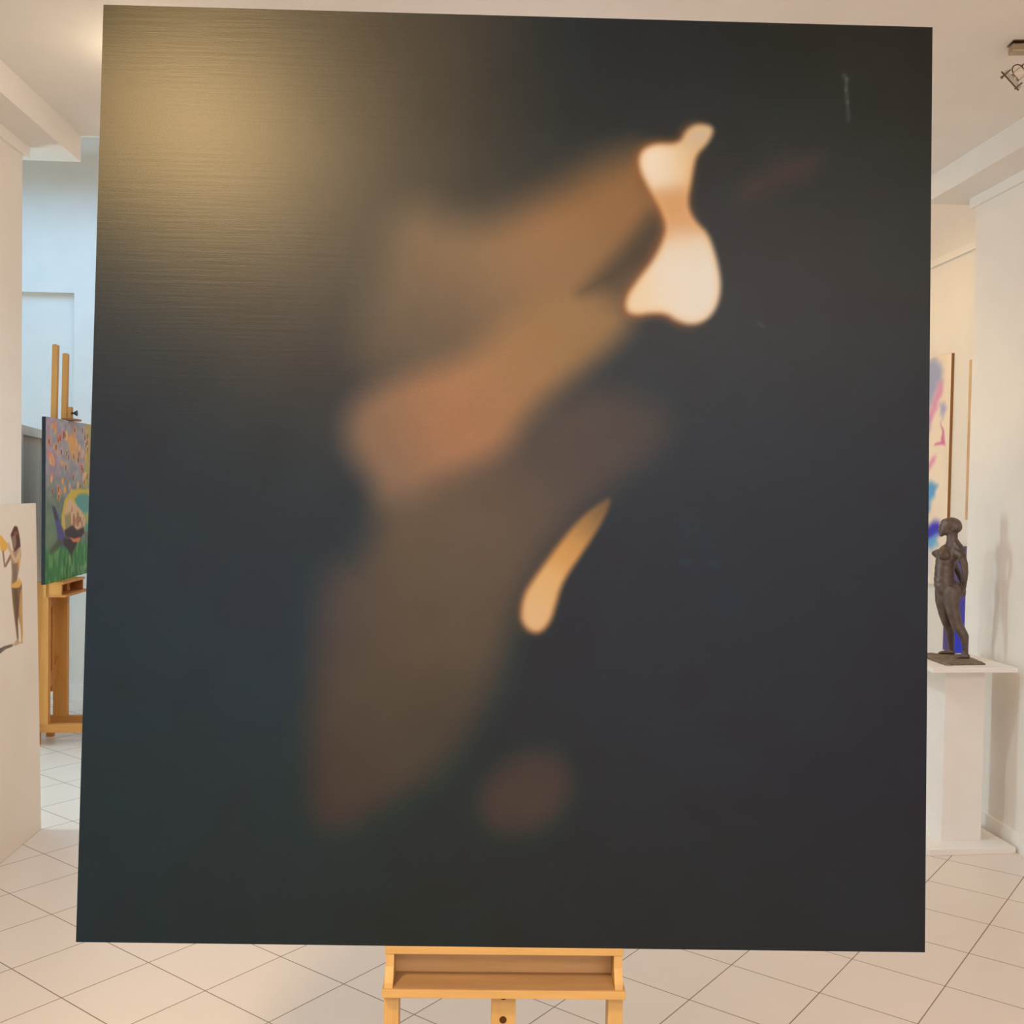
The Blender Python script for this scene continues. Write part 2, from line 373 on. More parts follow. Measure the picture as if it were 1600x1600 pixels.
# ------------------------------------------------------------------ front easel
EB = Vector((0.1262, 2.050, 0.0))
ME = Matrix.Translation(EB) @ Matrix.Rotation(-0.045, 4, 'Z')
ez = thing('easel', 'beech studio easel with an empty tray holding the large dark canvas', 'easel', ME)
TOP = 0.6735
box('tray_lip', (-0.2385, 0.2385, 0.0, 0.062, TOP - 0.0165, TOP), M_woodh, ez, 0.0012)
box('tray_back', (-0.222, 0.222, 0.050, 0.062, 0.598, TOP - 0.0165), M_wood_in, ez)
for s in (-1, 1):
    bm = bmesh.new()
    add_prism(bm, [(0.002, TOP - 0.0165), (0.062, TOP - 0.0165), (0.062, 0.5975), (-0.020, 0.5975), (-0.018, 0.607), (0.000, 0.632)], 'x', s * 0.2370, s * 0.2205)
    obj('tray_side', bm, M_wood, ez)
box('tray_floor', (-0.2415, 0.2415, -0.026, 0.062, 0.581, 0.5975), M_woodh, ez, 0.0012)
M_liner = noise_mat('worn_tray_board', (150, 120, 86), (164, 134, 98), 9, 0.7, 0.2, stretch=(0.6, 6, 6))
box('tray_bottom', (-0.2195, 0.2195, -0.0235, 0.0495, 0.5975, 0.5990), M_liner, ez)
for s in (-1, 1):
    box('side_post', (s * 0.2245 - 0.0148, s * 0.2245 + 0.0148, -0.004, 0.042, 0.09, 0.581), M_wood, ez, 0.0012)
bm = bmesh.new(); add_box(bm, -0.0245, 0.0245, 0.002, 0.042, 0.07, 0.581, bev=0.0012)
mast = obj('mast', bm, M_wood, ez)
for k in range(10):
    z = 0.5725 - 0.0478 * k
    bm = bmesh.new(); add_cyl(bm, (-0.0005, 0.0012, z), (-0.0005, 0.004, z), 0.0072, seg=24)
    obj('peg_hole', bm, M_hole, mast)
bm = bmesh.new(); add_prism(bm, [(0.066, 0.60), (0.092, 0.60), (0.092 + 0.0716, 1.95), (0.066 + 0.0716, 1.95)], 'x', -0.024, 0.024)
up = obj('upright', bm, M_wood, ez)
box('cross_rail', (-0.24, 0.24, 0.042, 0.066, 0.22, 0.28), M_woodh, ez, 0.001)
for s in (-1, 1):
    box('foot_runner', (s * 0.2245 - 0.022, s * 0.2245 + 0.022, -0.25, 0.50, 0.03, 0.09), M_wood, ez, 0.002)
    for y in (-0.21, 0.46):
        bm = bmesh.new(); add_cyl(bm, (s * 0.2245, y, 0.0), (s * 0.2245, y, 0.03), 0.02)
        obj('foot_pad', bm, M_knob, ez)
bm = bmesh.new(); add_cyl(bm, (0, 0.135, 1.25), (0, 0.46, 0.06), 0.014)
obj('rear_strut', bm, M_wood, ez)
box('rear_rail', (-0.2245, 0.2245, 0.44, 0.48, 0.045, 0.085), M_woodh, ez, 0.001)

# ------------------------------------------------------------------ leaning canvas with a painted figure, left wall
def figure_panel(w, h, ny_, nz_):
    """w runs along the wall; u=0 is the end nearest the viewer"""
    Yw = np.linspace(4.79 - w, 4.79, ny_); Z = np.linspace(0, h, nz_)
    YY, ZZ = np.meshgrid(Yw, Z)
    # sketch sheet: x across (35 units = 0.225 m), y down
    X = (YY - 4.3732) * (36 / (4.6054 - 4.3732)) ; Yp = 822 + (1.3855 - ZZ) * (182 / (1.3855 - 0.8778))
    C = np.zeros(X.shape + (3,)) + np.array((226, 213, 198.))
    C += ((vnoise(YY * 7, ZZ * 7, 2) - 0.5) * 6)[..., None]
    def lay(poly, c, a=1.0, b=0.8):
        nonlocal C
        C = over(C, c, soft(sdf(poly, X, Yp), b) * a)
    lay([(-14, 1006), (0, 1001), (10, 1000), (24, 1002), (22, 1005), (10, 1006), (3, 1009), (-10, 1011)], (112, 98, 88))
    lay([(5, 838), (7, 833), (10, 838), (15, 845), (18, 848), (16, 856), (11, 860), (7, 858), (4.5, 846)], (226, 172, 82))
    lay([(8.6, 858), (11, 858), (13, 878), (22, 862), (24, 868), (14, 883), (11, 882)], (150, 118, 92))
    lay([(22, 860), (37.5, 858), (38.5, 868), (36, 880), (34, 893), (31, 905), (32, 913), (21.5, 913), (23, 893), (22, 876)], (170, 140, 112))
    lay([(24, 880), (32, 880), (31, 905), (24, 911)], (128, 106, 88), 0.8, 1.6)
    lay([(33, 868), (37.5, 862), (37, 880), (34.5, 892)], (222, 178, 112), 0.9)
    lay([(31, 902), (36, 904), (39, 912), (33, 913)], (222, 190, 140))
    lay([(15, 850), (19, 846), (23, 856), (29, 872), (36, 858), (39, 862), (35, 874), (30, 880), (26, 876), (20, 862)], (206, 176, 142))
    lay([(21.5, 913), (38.5, 912), (38.8, 935), (36.5, 958), (34, 975), (32, 958), (31.3, 968), (32, 1000), (30, 1004), (27, 975), (24, 945)], (132, 104, 76))
    lay([(25, 916), (31, 916), (33, 940), (33, 960), (29, 975), (27, 950)], (98, 74, 56), 0.7, 2.0)
    lay([(33, 955), (36, 925), (38.6, 920), (38.8, 945), (39, 990), (38, 1003), (36.3, 1004), (35.5, 985)], (198, 154, 96))
    lay([(24, 1002), (31, 995), (33, 1003), (38, 1003), (38.5, 1007), (34, 1005), (25, 1006)], (190, 160, 128), 0.9)
    lay([(21, 911), (33, 907), (38.5, 911), (36, 917), (29, 918), (21.5, 915)], (222, 172, 92))
    lay([(22, 835), (27, 824), (29, 822), (33, 824), (35, 832), (37, 845), (37.5, 856), (33, 858), (28, 862), (25.5, 856), (24, 845)], (94, 62, 52))
    lay([(24, 838), (30, 836), (31, 850), (28, 858), (25, 852)], (150, 124, 106), 0.9)
    lay([(27, 832), (33, 830), (34, 836), (28, 836)], (150, 96, 78), 0.7)
    return lin(np.clip(C, 3, 250))

PW, PH = 1.15, 1.478
ta = 0.020
MP = Matrix(((0, -math.cos(ta), -math.sin(ta), -1.820), (1, 0, 0, 4.79 - PW / 2), (0, -math.sin(ta), math.cos(ta), 0.001), (0, 0, 0, 1)))
M_paint_flat = paint_material('gouache_on_canvas', 0.7, 0.25, 0.15, 300)
lean = thing('figure_painting', 'tall white canvas with a painted woman holding a yellow tambourine, leaning on the left wall', 'painting', MP)
NYZ = (250, 320)
painted_slab('painted_canvas', PW, PH, 0.018, *NYZ, figure_panel(PW, PH, *NYZ), M_white, M_paint_flat, lean)

# ------------------------------------------------------------------ back room: easel with the garden painting
def garden(nx, ny):
    U, V = np.meshgrid(np.linspace(0, 1, nx), np.linspace(1, 0, ny))   # V: 0 at the top
    n1 = vnoise(U * 9, V * 14, 1); n2 = vnoise(U * 22, V * 30, 2); n3 = vnoise(U * 40 + 7, V * 18, 3)
    C = np.zeros(U.shape + (3,)) + np.array((166, 160, 164.))
    C = over(C, (128, 140, 132), np.clip((V - 0.22 + (n1 - .5) * .3) * 4, 0, 1) * 0.75)
    C = over(C, (186, 148, 172), np.clip((n1 - 0.55) * 6, 0, 1) * np.clip((0.45 - V) * 5, 0, 1) * .8)
    C = over(C, (102, 118, 104), np.clip((V - 0.40) * 7, 0, 1) * 0.7)
    C += ((n2 - 0.5) * 26)[..., None]
    def lay(poly, c, a=1.0, b=0.012):
        nonlocal C
        C = over(C, c, soft(sdf(poly, U, V), b) * a)
    lay([(0.78, -0.02), (0.95, -0.02), (0.9, 0.3), (0.86, 0.42), (0.76, 0.42), (0.78, 0.2)], (186, 172, 92), .85, 0.04)
    lay([(0.92, 0.05), (1.02, 0.0), (1.02, 0.2), (0.95, 0.2)], (150, 140, 96), .8, .03)
    lay([(0.90, 0.22), (0.98, 0.2), (1.02, 0.45), (0.93, 0.45)], (98, 84, 138), 1, .02)
    r = np.random.default_rng(11)
    for i in range(70):                                          # blossoms
        x, y = r.uniform(0.04, 0.86), r.uniform(0.04, 0.50); s = r.uniform(0.016, 0.036)
        col = [(238, 164, 100), (236, 140, 100), (240, 190, 120), (222, 178, 150), (232, 170, 90)][i % 5]
        ang = r.uniform(-.6, .6); p = []
        for k in range(7):
            t = 2 * math.pi * k / 7; q = (s * math.cos(t) * r.uniform(.7, 1.2), s * 1.0 * math.sin(t) * r.uniform(.7, 1.2))
            p.append((x + q[0] * math.cos(ang) - q[1] * math.sin(ang), y + q[0] * math.sin(ang) + q[1] * math.cos(ang)))
        lay(p, col, .95, .008)
        if i % 2: lay([(x - .012, y - .01), (x + .012, y - .012), (x + .008, y + .02), (x - .01, y + .018)], (96, 70, 70), .9, .006)
    lay([(0.40, 0.1), (0.56, 0.07), (0.62, 0.18), (0.5, 0.23), (0.44, 0.18)], (240, 170, 88), .8, .02)
    # grass
    g = np.clip((V - 0.74 + (n1 - .5) * .06) * 14, 0, 1)
    C = over(C, (64, 132, 72), g); C += ((n3 - 0.5) * 46 * g)[..., None] * np.array((.7, 1, .7))
    C = over(C, (120, 160, 92), np.clip((n3 - 0.6) * 6, 0, 1) * g * .7)
    lay([(-0.02, 0.56), (0.2, 0.52), (0.3, 0.7), (0.16, 0.80), (-0.02, 0.8)], (116, 146, 108), .6, .04)
    # arch, water and the woven shape under it
    lay([(0.30, 0.60), (0.36, 0.50), (0.48, 0.445), (0.65, 0.43), (0.85, 0.44), (1.02, 0.49), (1.02, 0.70), (0.7, 0.72), (0.40, 0.72), (0.30, 0.66)], (216, 188, 70), 1, .012)
    lay([(0.56, 0.50), (0.66, 0.465), (0.82, 0.465), (1.02, 0.53), (1.02, 0.70), (0.80, 0.72), (0.68, 0.6)], (98, 158, 152), 1, .015)
    lay([(0.72, 0.60), (0.9, 0.585), (1.0, 0.62), (0.86, 0.665), (0.74, 0.67)], (188, 188, 112), .8, .02)
    lay([(0.40, 0.515), (0.48, 0.49), (0.58, 0.53), (0.72, 0.58), (0.80, 0.635), (0.78, 0.69), (0.6, 0.715), (0.36, 0.68), (0.34, 0.62)], (224, 188, 146), 1, .012)
    C = over(C, (176, 124, 92), soft(sdf([(0.5, 0.55), (0.76, 0.62), (0.74, 0.68), (0.5, 0.69)], U, V), .02) * np.clip((n2 - .5) * 5, 0, 1))
    lay([(0.36, 0.6), (0.48, 0.58), (0.5, 0.68), (0.38, 0.69)], (142, 138, 86), .8, .02)
    lay([(0.12, 0.54), (0.2, 0.56), (0.3, 0.66), (0.38, 0.74), (0.34, 0.80), (0.24, 0.76), (0.2, 0.66)], (84, 80, 140), 1, .014)
    lay([(0.12, 0.53), (0.18, 0.54), (0.24, 0.62), (0.18, 0.62)], (60, 50, 72), .9, .01)
    lay([(0.36, 0.69), (0.52, 0.665), (0.62, 0.70), (0.76, 0.685), (0.78, 0.72), (0.70, 0.755), (0.5, 0.75), (0.38, 0.73)], (66, 46, 48), 1, .01)
    lay([(0.34, 0.74), (0.62, 0.755), (0.60, 0.80), (0.54, 0.83), (0.50, 0.87), (0.44, 0.82), (0.34, 0.78)], (62, 44, 46), 1, .012)
    lay([(0.08, 0.80), (0.24, 0.74), (0.36, 0.76), (0.24, 0.80), (0.1, 0.83)], (74, 84, 58), .9, .015)
    lay([(0.46, 0.74), (0.56, 0.755), (0.70, 0.75), (0.66, 0.78), (0.54, 0.775)], (232, 132, 82), 1, .008)
    lay([(0.44, 0.86), (0.48, 0.84), (0.5, 0.92), (0.46, 0.92)], (152, 176, 104), .7, .012)
    for x in (0.70, 0.74, 0.79, 0.84): lay([(x, 0.945), (x + .018, 0.94), (x + .02, 0.968), (x + .004, 0.97)], (176, 172, 168), .8, .006)
    return lin(np.clip(C, 4, 250))

MG = Matrix(((0, -1, 0, -2.318), (1, 0, 0, 6.56), (0, 0, 1, 0.977), (0, 0, 0, 1))) @ Matrix.Rotation(0.035, 4, 'Z')
gp = thing('garden_painting', 'colourful garden painting with orange blossoms and green grass on the back easel', 'painting', MG)
M_paint_g = paint_material('impasto_paint', 0.55, 0.35, 0.5, 90)
painted_slab('painted_canvas', 0.92, 0.965, 0.022, 170, 180, garden(170, 180)[::-1][::-1], M_dark, M_paint_g, gp)

e2 = thing('easel', 'orange wooden easel in the back room carrying the garden painting', 'easel', Matrix.Translation((-2.38, 6.41, 0)))
def eb(name, x0, x1, y0, y1, z0, z1, m, bev=0.001, par=None):
    return box(name, (x0 + 2.38, x1 + 2.38, y0 - 6.41, y1 - 6.41, z0, z1), m, par or e2, bev)
eb('foot_runner', -2.445, -1.93, 6.285, 6.325, 0.078, 0.128, M_wood_oh)
eb('foot_runner', -2.445, -1.93, 6.505, 6.545, 0.078, 0.128, M_wood_oh)
for y in (6.305, 6.525):
    for x in (-2.425, -1.97): eb('foot_pad', x - .02, x + .02, y - .018, y + .018, 0, 0.078, M_wood_oh)
eb('side_post', -2.425, -2.352, 6.285, 6.325, 0.128, 0.972, M_wood_o)
eb('side_post', -2.405, -2.322, 6.505, 6.545, 0.128, 0.961, M_wood_o)
eb('mast', -2.405, -2.368, 6.40, 6.43, 0.30, 1.20, M_wood_oh)
bm = bmesh.new(); add_prism(bm, [(6.325, 0.31), (6.505, 0.39), (6.505, 0.50), (6.415, 0.44), (6.325, 0.40)], 'x', -2.39, -2.37)
bmesh.ops.translate(bm, vec=(2.38, -6.41, 0), verts=bm.verts); obj('cross_rail', bm, M_wood_oh, e2)
bm = bmesh.new(); add_prism(bm, [(6.325, 0.80), (6.505, 0.84), (6.505, 0.89), (6.325, 0.87)], 'x', -2.39, -2.37)
bmesh.ops.translate(bm, vec=(2.38, -6.41, 0), verts=bm.verts); obj('cross_rail', bm, M_wood_oh, e2)
def lean_bar(x_lo, x_hi, y, z0, z1, w):
    bm = bmesh.new()
    add_prism(bm, [(x_lo - w / 2, z0), (x_lo + w / 2, z0), (x_hi + w / 2, z1 - .006), (x_hi + w / 2 - .006, z1), (x_hi - w / 2 + .006, z1), (x_hi - w / 2, z1 - .006)], 'y', y - .016, y + .016)
    bmesh.ops.translate(bm, vec=(2.38, -6.41, 0), verts=bm.verts)
    return obj('upright', bm, M_wood_o, e2)
lean_bar(-2.384, -2.358, 6.40, 0.98, 2.390, 0.031)
lean_bar(-2.384, -2.360, 6.57, 0.98, 2.358, 0.031)
eb('top_clamp', -2.352, -2.325, 6.56, 6.60, 1.945, 2.03, M_wood_o)
eb('clamp_lip', -2.35, -2.288, 6.48, 6.64, 1.945, 1.957, M_wood_d)
bm = bmesh.new(); add_cyl(bm, (-2.325, 6.57, 1.992), (-2.305, 6.57, 1.992), 0.006, seg=12); add_cyl(bm, (-2.306, 6.57, 1.992), (-2.292, 6.57, 1.992), 0.010, 0.019, seg=16)
bmesh.ops.translate(bm, vec=(2.38, -6.41, 0), verts=bm.verts); obj('clamp_knob', bm, M_knob, e2)
eb('tray_lip', -2.348, -2.262, 6.27, 6.64, 0.962, 0.976, M_wood_o)
eb('tray_back', -2.348, -2.338, 6.29, 6.62, 0.908, 0.962, M_wood_d)
eb('tray_side', -2.348, -2.272, 6.27, 6.288, 0.900, 0.962, M_wood_o)
eb('tray_side', -2.348, -2.272, 6.622, 6.64, 0.900, 0.962, M_wood_d)
eb('tray_floor', -2.348, -2.246, 6.27, 6.66, 0.886, 0.900, M_wood_oh)
eb('slat', -2.372, -2.356, 6.262, 6.270, 0.885, 0.972, M_wood_o)

# grey beige framed board standing behind the back easel
dirv = Vector((-0.13, 0.63, 0)).normalized(); nrm = Vector((dirv.y, -dirv.x, 0))
MD = Matrix(((dirv.x, -nrm.x, 0, -2.487), (dirv.y, -nrm.y, 0, 6.22), (0, 0, 1, 0), (0, 0, 0, 1)))
dp = thing('display_board', 'grey beige framed board standing behind the back easel', 'board', MD)
bm = bmesh.new()
for b in ((0, 0.065, 0, .03, 0, 1.90), (0.735, 0.80, 0, .03, 0, 1.90), (0.065, 0.735, 0, .03, 1.845, 1.90), (0.065, 0.735, 0, .03, 0, 0.08)): add_box(bm, *b)
obj('frame', bm, M_panel_f, dp)
box('board_panel', (0.065, 0.735, 0.014, 0.026, 0.08, 1.845), M_panel_i, dp)

# ------------------------------------------------------------------ right: plinth and bronze
MPL = Matrix.Translation((2.137, 4.388, 0)) @ Matrix.Rotation(math.radians(3.6), 4, 'Z')
pl = thing('plinth', 'white square plinth with slab top and base beside the right wall', 'plinth', MPL)
bm = bmesh.new(); add_box(bm, 0, 0.400, 0, 0.40, 0, 0.027, bev=0.002); obj('base_slab', bm, M_plinth, pl)
bm = bmesh.new(); add_box(bm, 0.105, 0.295, 0.102, 0.30, 0.027, 0.806, bev=0.001); obj('column', bm, M_plinth, pl)
bm = bmesh.new(); add_box(bm, -0.012, 0.385, 0, 0.40, 0.806, 0.826, bev=0.002); obj('top_slab', bm, M_plinth, pl)

# bronze figure. local frame: x along the picture-right direction, y away from the viewer, z up; unit = 1/222 of its height
PXM = 0.002912
fwd = Vector((2.31, 4.62, 0)).normalized(); rgt = Vector((fwd.y, -fwd.x, 0))
STZ = 0.826
st_origin = Vector((2.3775, 4.620, STZ + 0.0005))          # under the near heel
MS = Matrix(((rgt.x, fwd.x, 0, st_origin.x), (rgt.y, fwd.y, 0, st_origin.y), (0, 0, 1, st_origin.z), (0, 0, 0, 1)))

def sp(px, py, d=0.0):
    """sketch units -> local metres; d is towards the viewer"""
    roll = 0.0166
    x = (px - 1506); z = (1033.6 - py)
    return Vector(((x - roll * z) * PXM, -d * PXM, z * PXM))

def ball(bm, c, r, sub=3, rot=None):
    m = Matrix.Translation(c) @ (rot.to_4x4() if rot is not None else Matrix.Identity(4)) @ Matrix.Diagonal((r[0], r[1], r[2], 1))
    bmesh.ops.create_icosphere(bm, subdivisions=sub, radius=1.0, matrix=m)

def limb(bm, chain, n=14):
    """tapered tube through (px, py, d, r) joints, drawn as closely set balls"""
    for i in range(len(chain) - 1):
        a, b = chain[i], chain[i + 1]
        for k in range(n + 1):
            t = k / n
            c = sp(*(a[j] * (1 - t) + b[j] * t for j in range(3))); r = (a[3] * (1 - t) + b[3] * t) * PXM
            bmesh.ops.create_icosphere(bm, subdivisions=2, radius=r, matrix=Matrix.Translation(c))

def E(bm, px, py, d, rx, ry, rd, ang=0.0):
    ball(bm, sp(px, py, d), (rx * PXM, rd * PXM, ry * PXM), rot=Matrix.Rotation(math.radians(ang), 3, 'Y'))

def bronze_body():
    bm = bmesh.new()
    # head: tilted skull, face, jaw
    E(bm, 1488, 820.5, 0, 14.5, 11.5, 11.5, 8)
    E(bm, 1492.5, 824, 0, 10.5, 10.5, 10.5)
    E(bm, 1479, 826, 0.5, 10, 11.5, 9.5)
    E(bm, 1476, 832.5, 0.5, 6.6, 5.6, 7.0); E(bm, 1481.5, 830, 0, 9.5, 8.5, 9.0); E(bm, 1477.6, 819.0, 0.5, 6.8, 7.8, 8.6); E(bm, 1473.6, 832.6, 1, 4.6, 5.2, 5.6); E(bm, 1482.5, 821.5, 0.3, 10.5, 12.0, 10.8)
    limb(bm, [(1471.4, 822, 1, 2.4), (1468.6, 829.4, 1.5, 2.0)], 6)              # nose
    E(bm, 1470.5, 833, 1.2, 2.1, 1.2, 3.2); E(bm, 1472.4, 837.4, 1, 3.4, 3.0, 4.0)   # lips, chin
    E(bm, 1489, 829, 9.4, 1.8, 3.6, 1.8)                                              # ear
    # neck and shoulders
    limb(bm, [(1488.5, 832, 0, 8.4), (1488, 847, 0, 8.8), (1488, 857, 0, 11.5)], 10); limb(bm, [(1490, 847, 0, 8), (1500, 861, 9, 8.2)], 8)
    limb(bm, [(1489, 856, 0, 8), (1496, 864, 10, 8.2), (1502, 868, 16, 6.8)], 10)     # near shoulder
    limb(bm, [(1487, 856, 0, 8), (1478, 862, -14, 7.0)], 10)                          # far shoulder
    # rib cage, belly, pelvis
    E(bm, 1483, 868, 0, 16.5, 17, 15); E(bm, 1479, 880, 1, 15.5, 18, 14)
    E(bm, 1477.5, 891, 1, 15, 19, 13.8); E(bm, 1477, 900, 1, 15, 17, 13.2); E(bm, 1475.5, 908, 2, 14, 13, 13)
    E(bm, 1477.5, 911, 1, 15.6, 13, 14); E(bm, 1478, 916, 0.5, 16.5, 13, 14.5); E(bm, 1482, 921, 0, 19, 15, 15); E(bm, 1494, 921, 4, 10, 11.5, 11)
    # breasts
    limb(bm, [(1468, 868, -5, 8.0), (1462, 867.5, -7, 4.4), (1459.5, 867, -8, 1.6)], 8)
    limb(bm, [(1478, 868.5, 11, 9.2), (1473.5, 869.8, 17.5, 5.6), (1472, 869.5, 19, 1.8)], 8)
    # near arm, held back
    limb(bm, [(1501, 867, 15, 7.0), (1506.2, 882, 16, 5.6), (1507.3, 895, 14, 5.0), (1506.8, 906, 9, 4.4), (1506.0, 920, 3, 3.3)], 12)
    # far arm mostly behind the back
    limb(bm, [(1478, 863, -16, 6.4), (1489, 880, -20, 5.4), (1496, 895, -17, 4.8), (1502, 908, -9, 4.0), (1505.5, 919, -1, 3.2)], 12)
    # hands clasped
    E(bm, 1505.8, 925.5, 1, 3.6, 4.6, 4.0)
    for k in range(4): limb(bm, [(1504.0 + k * 1.3, 927, 3.2 - k * .8, 1.35), (1503.6 + k * 1.35, 931.5, 3.6 - k * .8, 1.1), (1503.2 + k * 1.2, 934.2 - k * .6, 2.6 - k * .7, 0.95)], 6)
    limb(bm, [(1503.6, 923, 3.4, 1.5), (1502, 927.5, 4.4, 1.1)], 6)
    # near leg
    limb(bm, [(1489, 926, 5, 14.5), (1488, 942, 6, 12.8), (1491.5, 962, 6, 10.0), (1497, 980, 6, 8.3), (1501.5, 987, 6, 7.6)], 12)
    limb(bm, [(1500, 983, 6, 8.0), (1507, 996, 5.5, 7.2), (1508.5, 1010, 5, 5.2), (1509, 1022, 5, 4.4)], 12)
    limb(bm, [(1511.5, 1027, 5, 4.4), (1504, 1027.5, 7, 3.8), (1497, 1029, 9, 2.8), (1492.5, 1030, 10.5, 1.8)], 10)
    limb(bm, [(1509, 1020, 5, 4.6), (1506, 1026, 6, 4.0)], 6)
    # far leg, a little forward
    limb(bm, [(1475, 926, -7, 12.6), (1474.5, 942, -8, 11.2), (1477.5, 962, -10, 9.2), (1481.5, 979, -15, 7.4)], 12)
    limb(bm, [(1481.5, 978, -15, 7.4), (1486.5, 995, -20, 6.8), (1488, 1010, -24, 5.4), (1488.5, 1021, -26, 4.6)], 12)
    limb(bm, [(1490, 1026.3, -26, 4.4), (1482, 1026.8, -25, 3.7), (1474, 1028, -23, 2.6), (1470.5, 1028.8, -22, 1.8)], 10)
    me = bpy.data.meshes.new('body_raw'); bm.to_mesh(me); bm.free()
    o = bpy.data.objects.new('body_raw', me); COL.objects.link(o)
    md = o.modifiers.new('r', 'REMESH'); md.mode = 'VOXEL'; md.voxel_size = 0.0027; md.use_smooth_shade = True
    sm = o.modifiers.new('s', 'SMOOTH'); sm.factor = 0.5; sm.iterations = 4
    dg = bpy.context.evaluated_depsgraph_get(); dg.update()
    me2 = bpy.data.meshes.new_from_object(o.evaluated_get(dg))
    bpy.data.objects.remove(o); bpy.data.meshes.remove(me)
    me2.name = 'body'; me2.materials.clear(); me2.materials.append(M_bronze)
    for p in me2.polygons: p.use_smooth = True
    b = bpy.data.objects.new('body', me2); COL.objects.link(b)
    return b

stt = thing('statue', 'dark bronze standing nude woman, arms behind her back, on the white plinth', 'statue', MS)
body = bronze_body(); body.parent = stt
# cast base plate with an uneven top
def plate():
    bm = bmesh.new()
    Mi = MS.inverted()
    cs = [Mi @ Vector((x, y, STZ)) for x, y in ((2.216, 4.462), (2.416, 4.490), (2.436, 4.738), (2.214, 4.782))]
    n = 16; r = random.Random(8); grid = []
    for j in range(n + 1):
        row = []
        for i in range(n + 1):
            u, v = i / n, j / n
            p = cs[0] * (1 - u) * (1 - v) + cs[1] * u * (1 - v) + cs[2] * u * v + cs[3] * (1 - u) * v
            e = min(u, v, 1 - u, 1 - v)
            p = p + Vector((r.uniform(-1, 1) * .0025, r.uniform(-1, 1) * .0025, (0.006 if e == 0 else 0.0105) + r.uniform(-1, 1) * .0014))
            row.append(bm.verts.new(p))
        grid.append(row)
    for j in range(n):
        for i in range(n): bm.faces.new((grid[j][i], grid[j][i + 1], grid[j + 1][i + 1], grid[j + 1][i]))
    ring = [grid[0][i] for i in range(n)] + [grid[j][n] for j in range(n)] + [grid[n][n - i] for i in range(n)] + [grid[n - j][0] for j in range(n)]
    low = [bm.verts.new((v.co.x, v.co.y, 0.0)) for v in ring]
    for i in range(len(ring)):
        k = (i + 1) % len(ring); bm.faces.new((ring[k], ring[i], low[i], low[k]))
    bm.faces.new(low[::-1])
    bmesh.ops.recalc_face_normals(bm, faces=bm.faces[:])
    return obj('base_plate', bm, M_bronze_base, stt, smooth=True)
plate()

# ------------------------------------------------------------------ pictures on the far right wall (they face -x)
def wall_pic(y_near, y_far, z0):
    """near end of the picture is picture-right; local x runs from far end to near end"""
    return Matrix(((0, 1, 0, 2.9125), (-1, 0, 0, (y_near + y_far) / 2), (0, 0, 1, z0), (0, 0, 0, 1)))

def wash(nx, ny):
    """pale canvas with blue, pink and violet washes; sketch: x = distance from near end (m), y = height from top (m)"""
    W, H = 1.20, 1.37
    A, B = np.meshgrid(np.linspace(W, 0, nx), np.linspace(H, 0, ny))
    n1 = vnoise(A * 9, B * 5, 21); n2 = vnoise(A * 20, B * 22, 22); n3 = vnoise(A * 60, B * 14, 23)
    C = np.zeros(A.shape + (3,)) + np.array((232, 218, 198.)); C += ((n1 - .5) * 12)[..., None]
    def lay(poly, c, a=1.0, b=0.03):
        nonlocal C
        C = over(C, c, soft(sdf(poly, A + (n2 - .5) * .02, B + (n1 - .5) * .05), b) * a)
    lay([(0.36, 0.03), (0.20, 0.05), (0.14, 0.18), (0.16, 0.3), (0.24, 0.40), (0.36, 0.55)], (150, 160, 196), .9, .05)
    lay([(0.13, 0.18), (0.09, 0.20), (0.08, 0.28), (0.14, 0.40), (0.22, 0.50), (0.3, 0.62), (0.36, 0.62), (0.24, 0.42), (0.16, 0.3)], (214, 152, 184), .9, .025)
    lay([(0.10, 0.38), (0.06, 0.39), (0.05, 0.46), (0.07, 0.54), (0.11, 0.50)], (160, 166, 200), .9, .025)
    lay([(0.36, 0.5), (0.26, 0.54), (0.24, 0.66), (0.36, 0.72)], (178, 150, 206), .8, .05)
    lay([(0.07, 0.56), (0.045, 0.64), (0.045, 0.72), (0.16, 0.73), (0.16, 0.70), (0.075, 0.70)], (204, 116, 160), .9, .015)
    lay([(0.14, 0.82), (0.20, 0.82), (0.34, 0.98), (0.36, 1.05), (0.26, 0.98)], (214, 130, 176), .85, .03)
    lay([(0.36, 1.04), (0.16, 1.00), (0.10, 1.05), (0.10, 1.12), (0.20, 1.24), (0.36, 1.30)], (92, 160, 216), .95, .03)
    lay([(0.36, 1.06), (0.26, 1.08), (0.22, 1.20), (0.36, 1.30)], (120, 110, 206), .8, .04)
    return lin(np.clip(C, 4, 250)), W, H

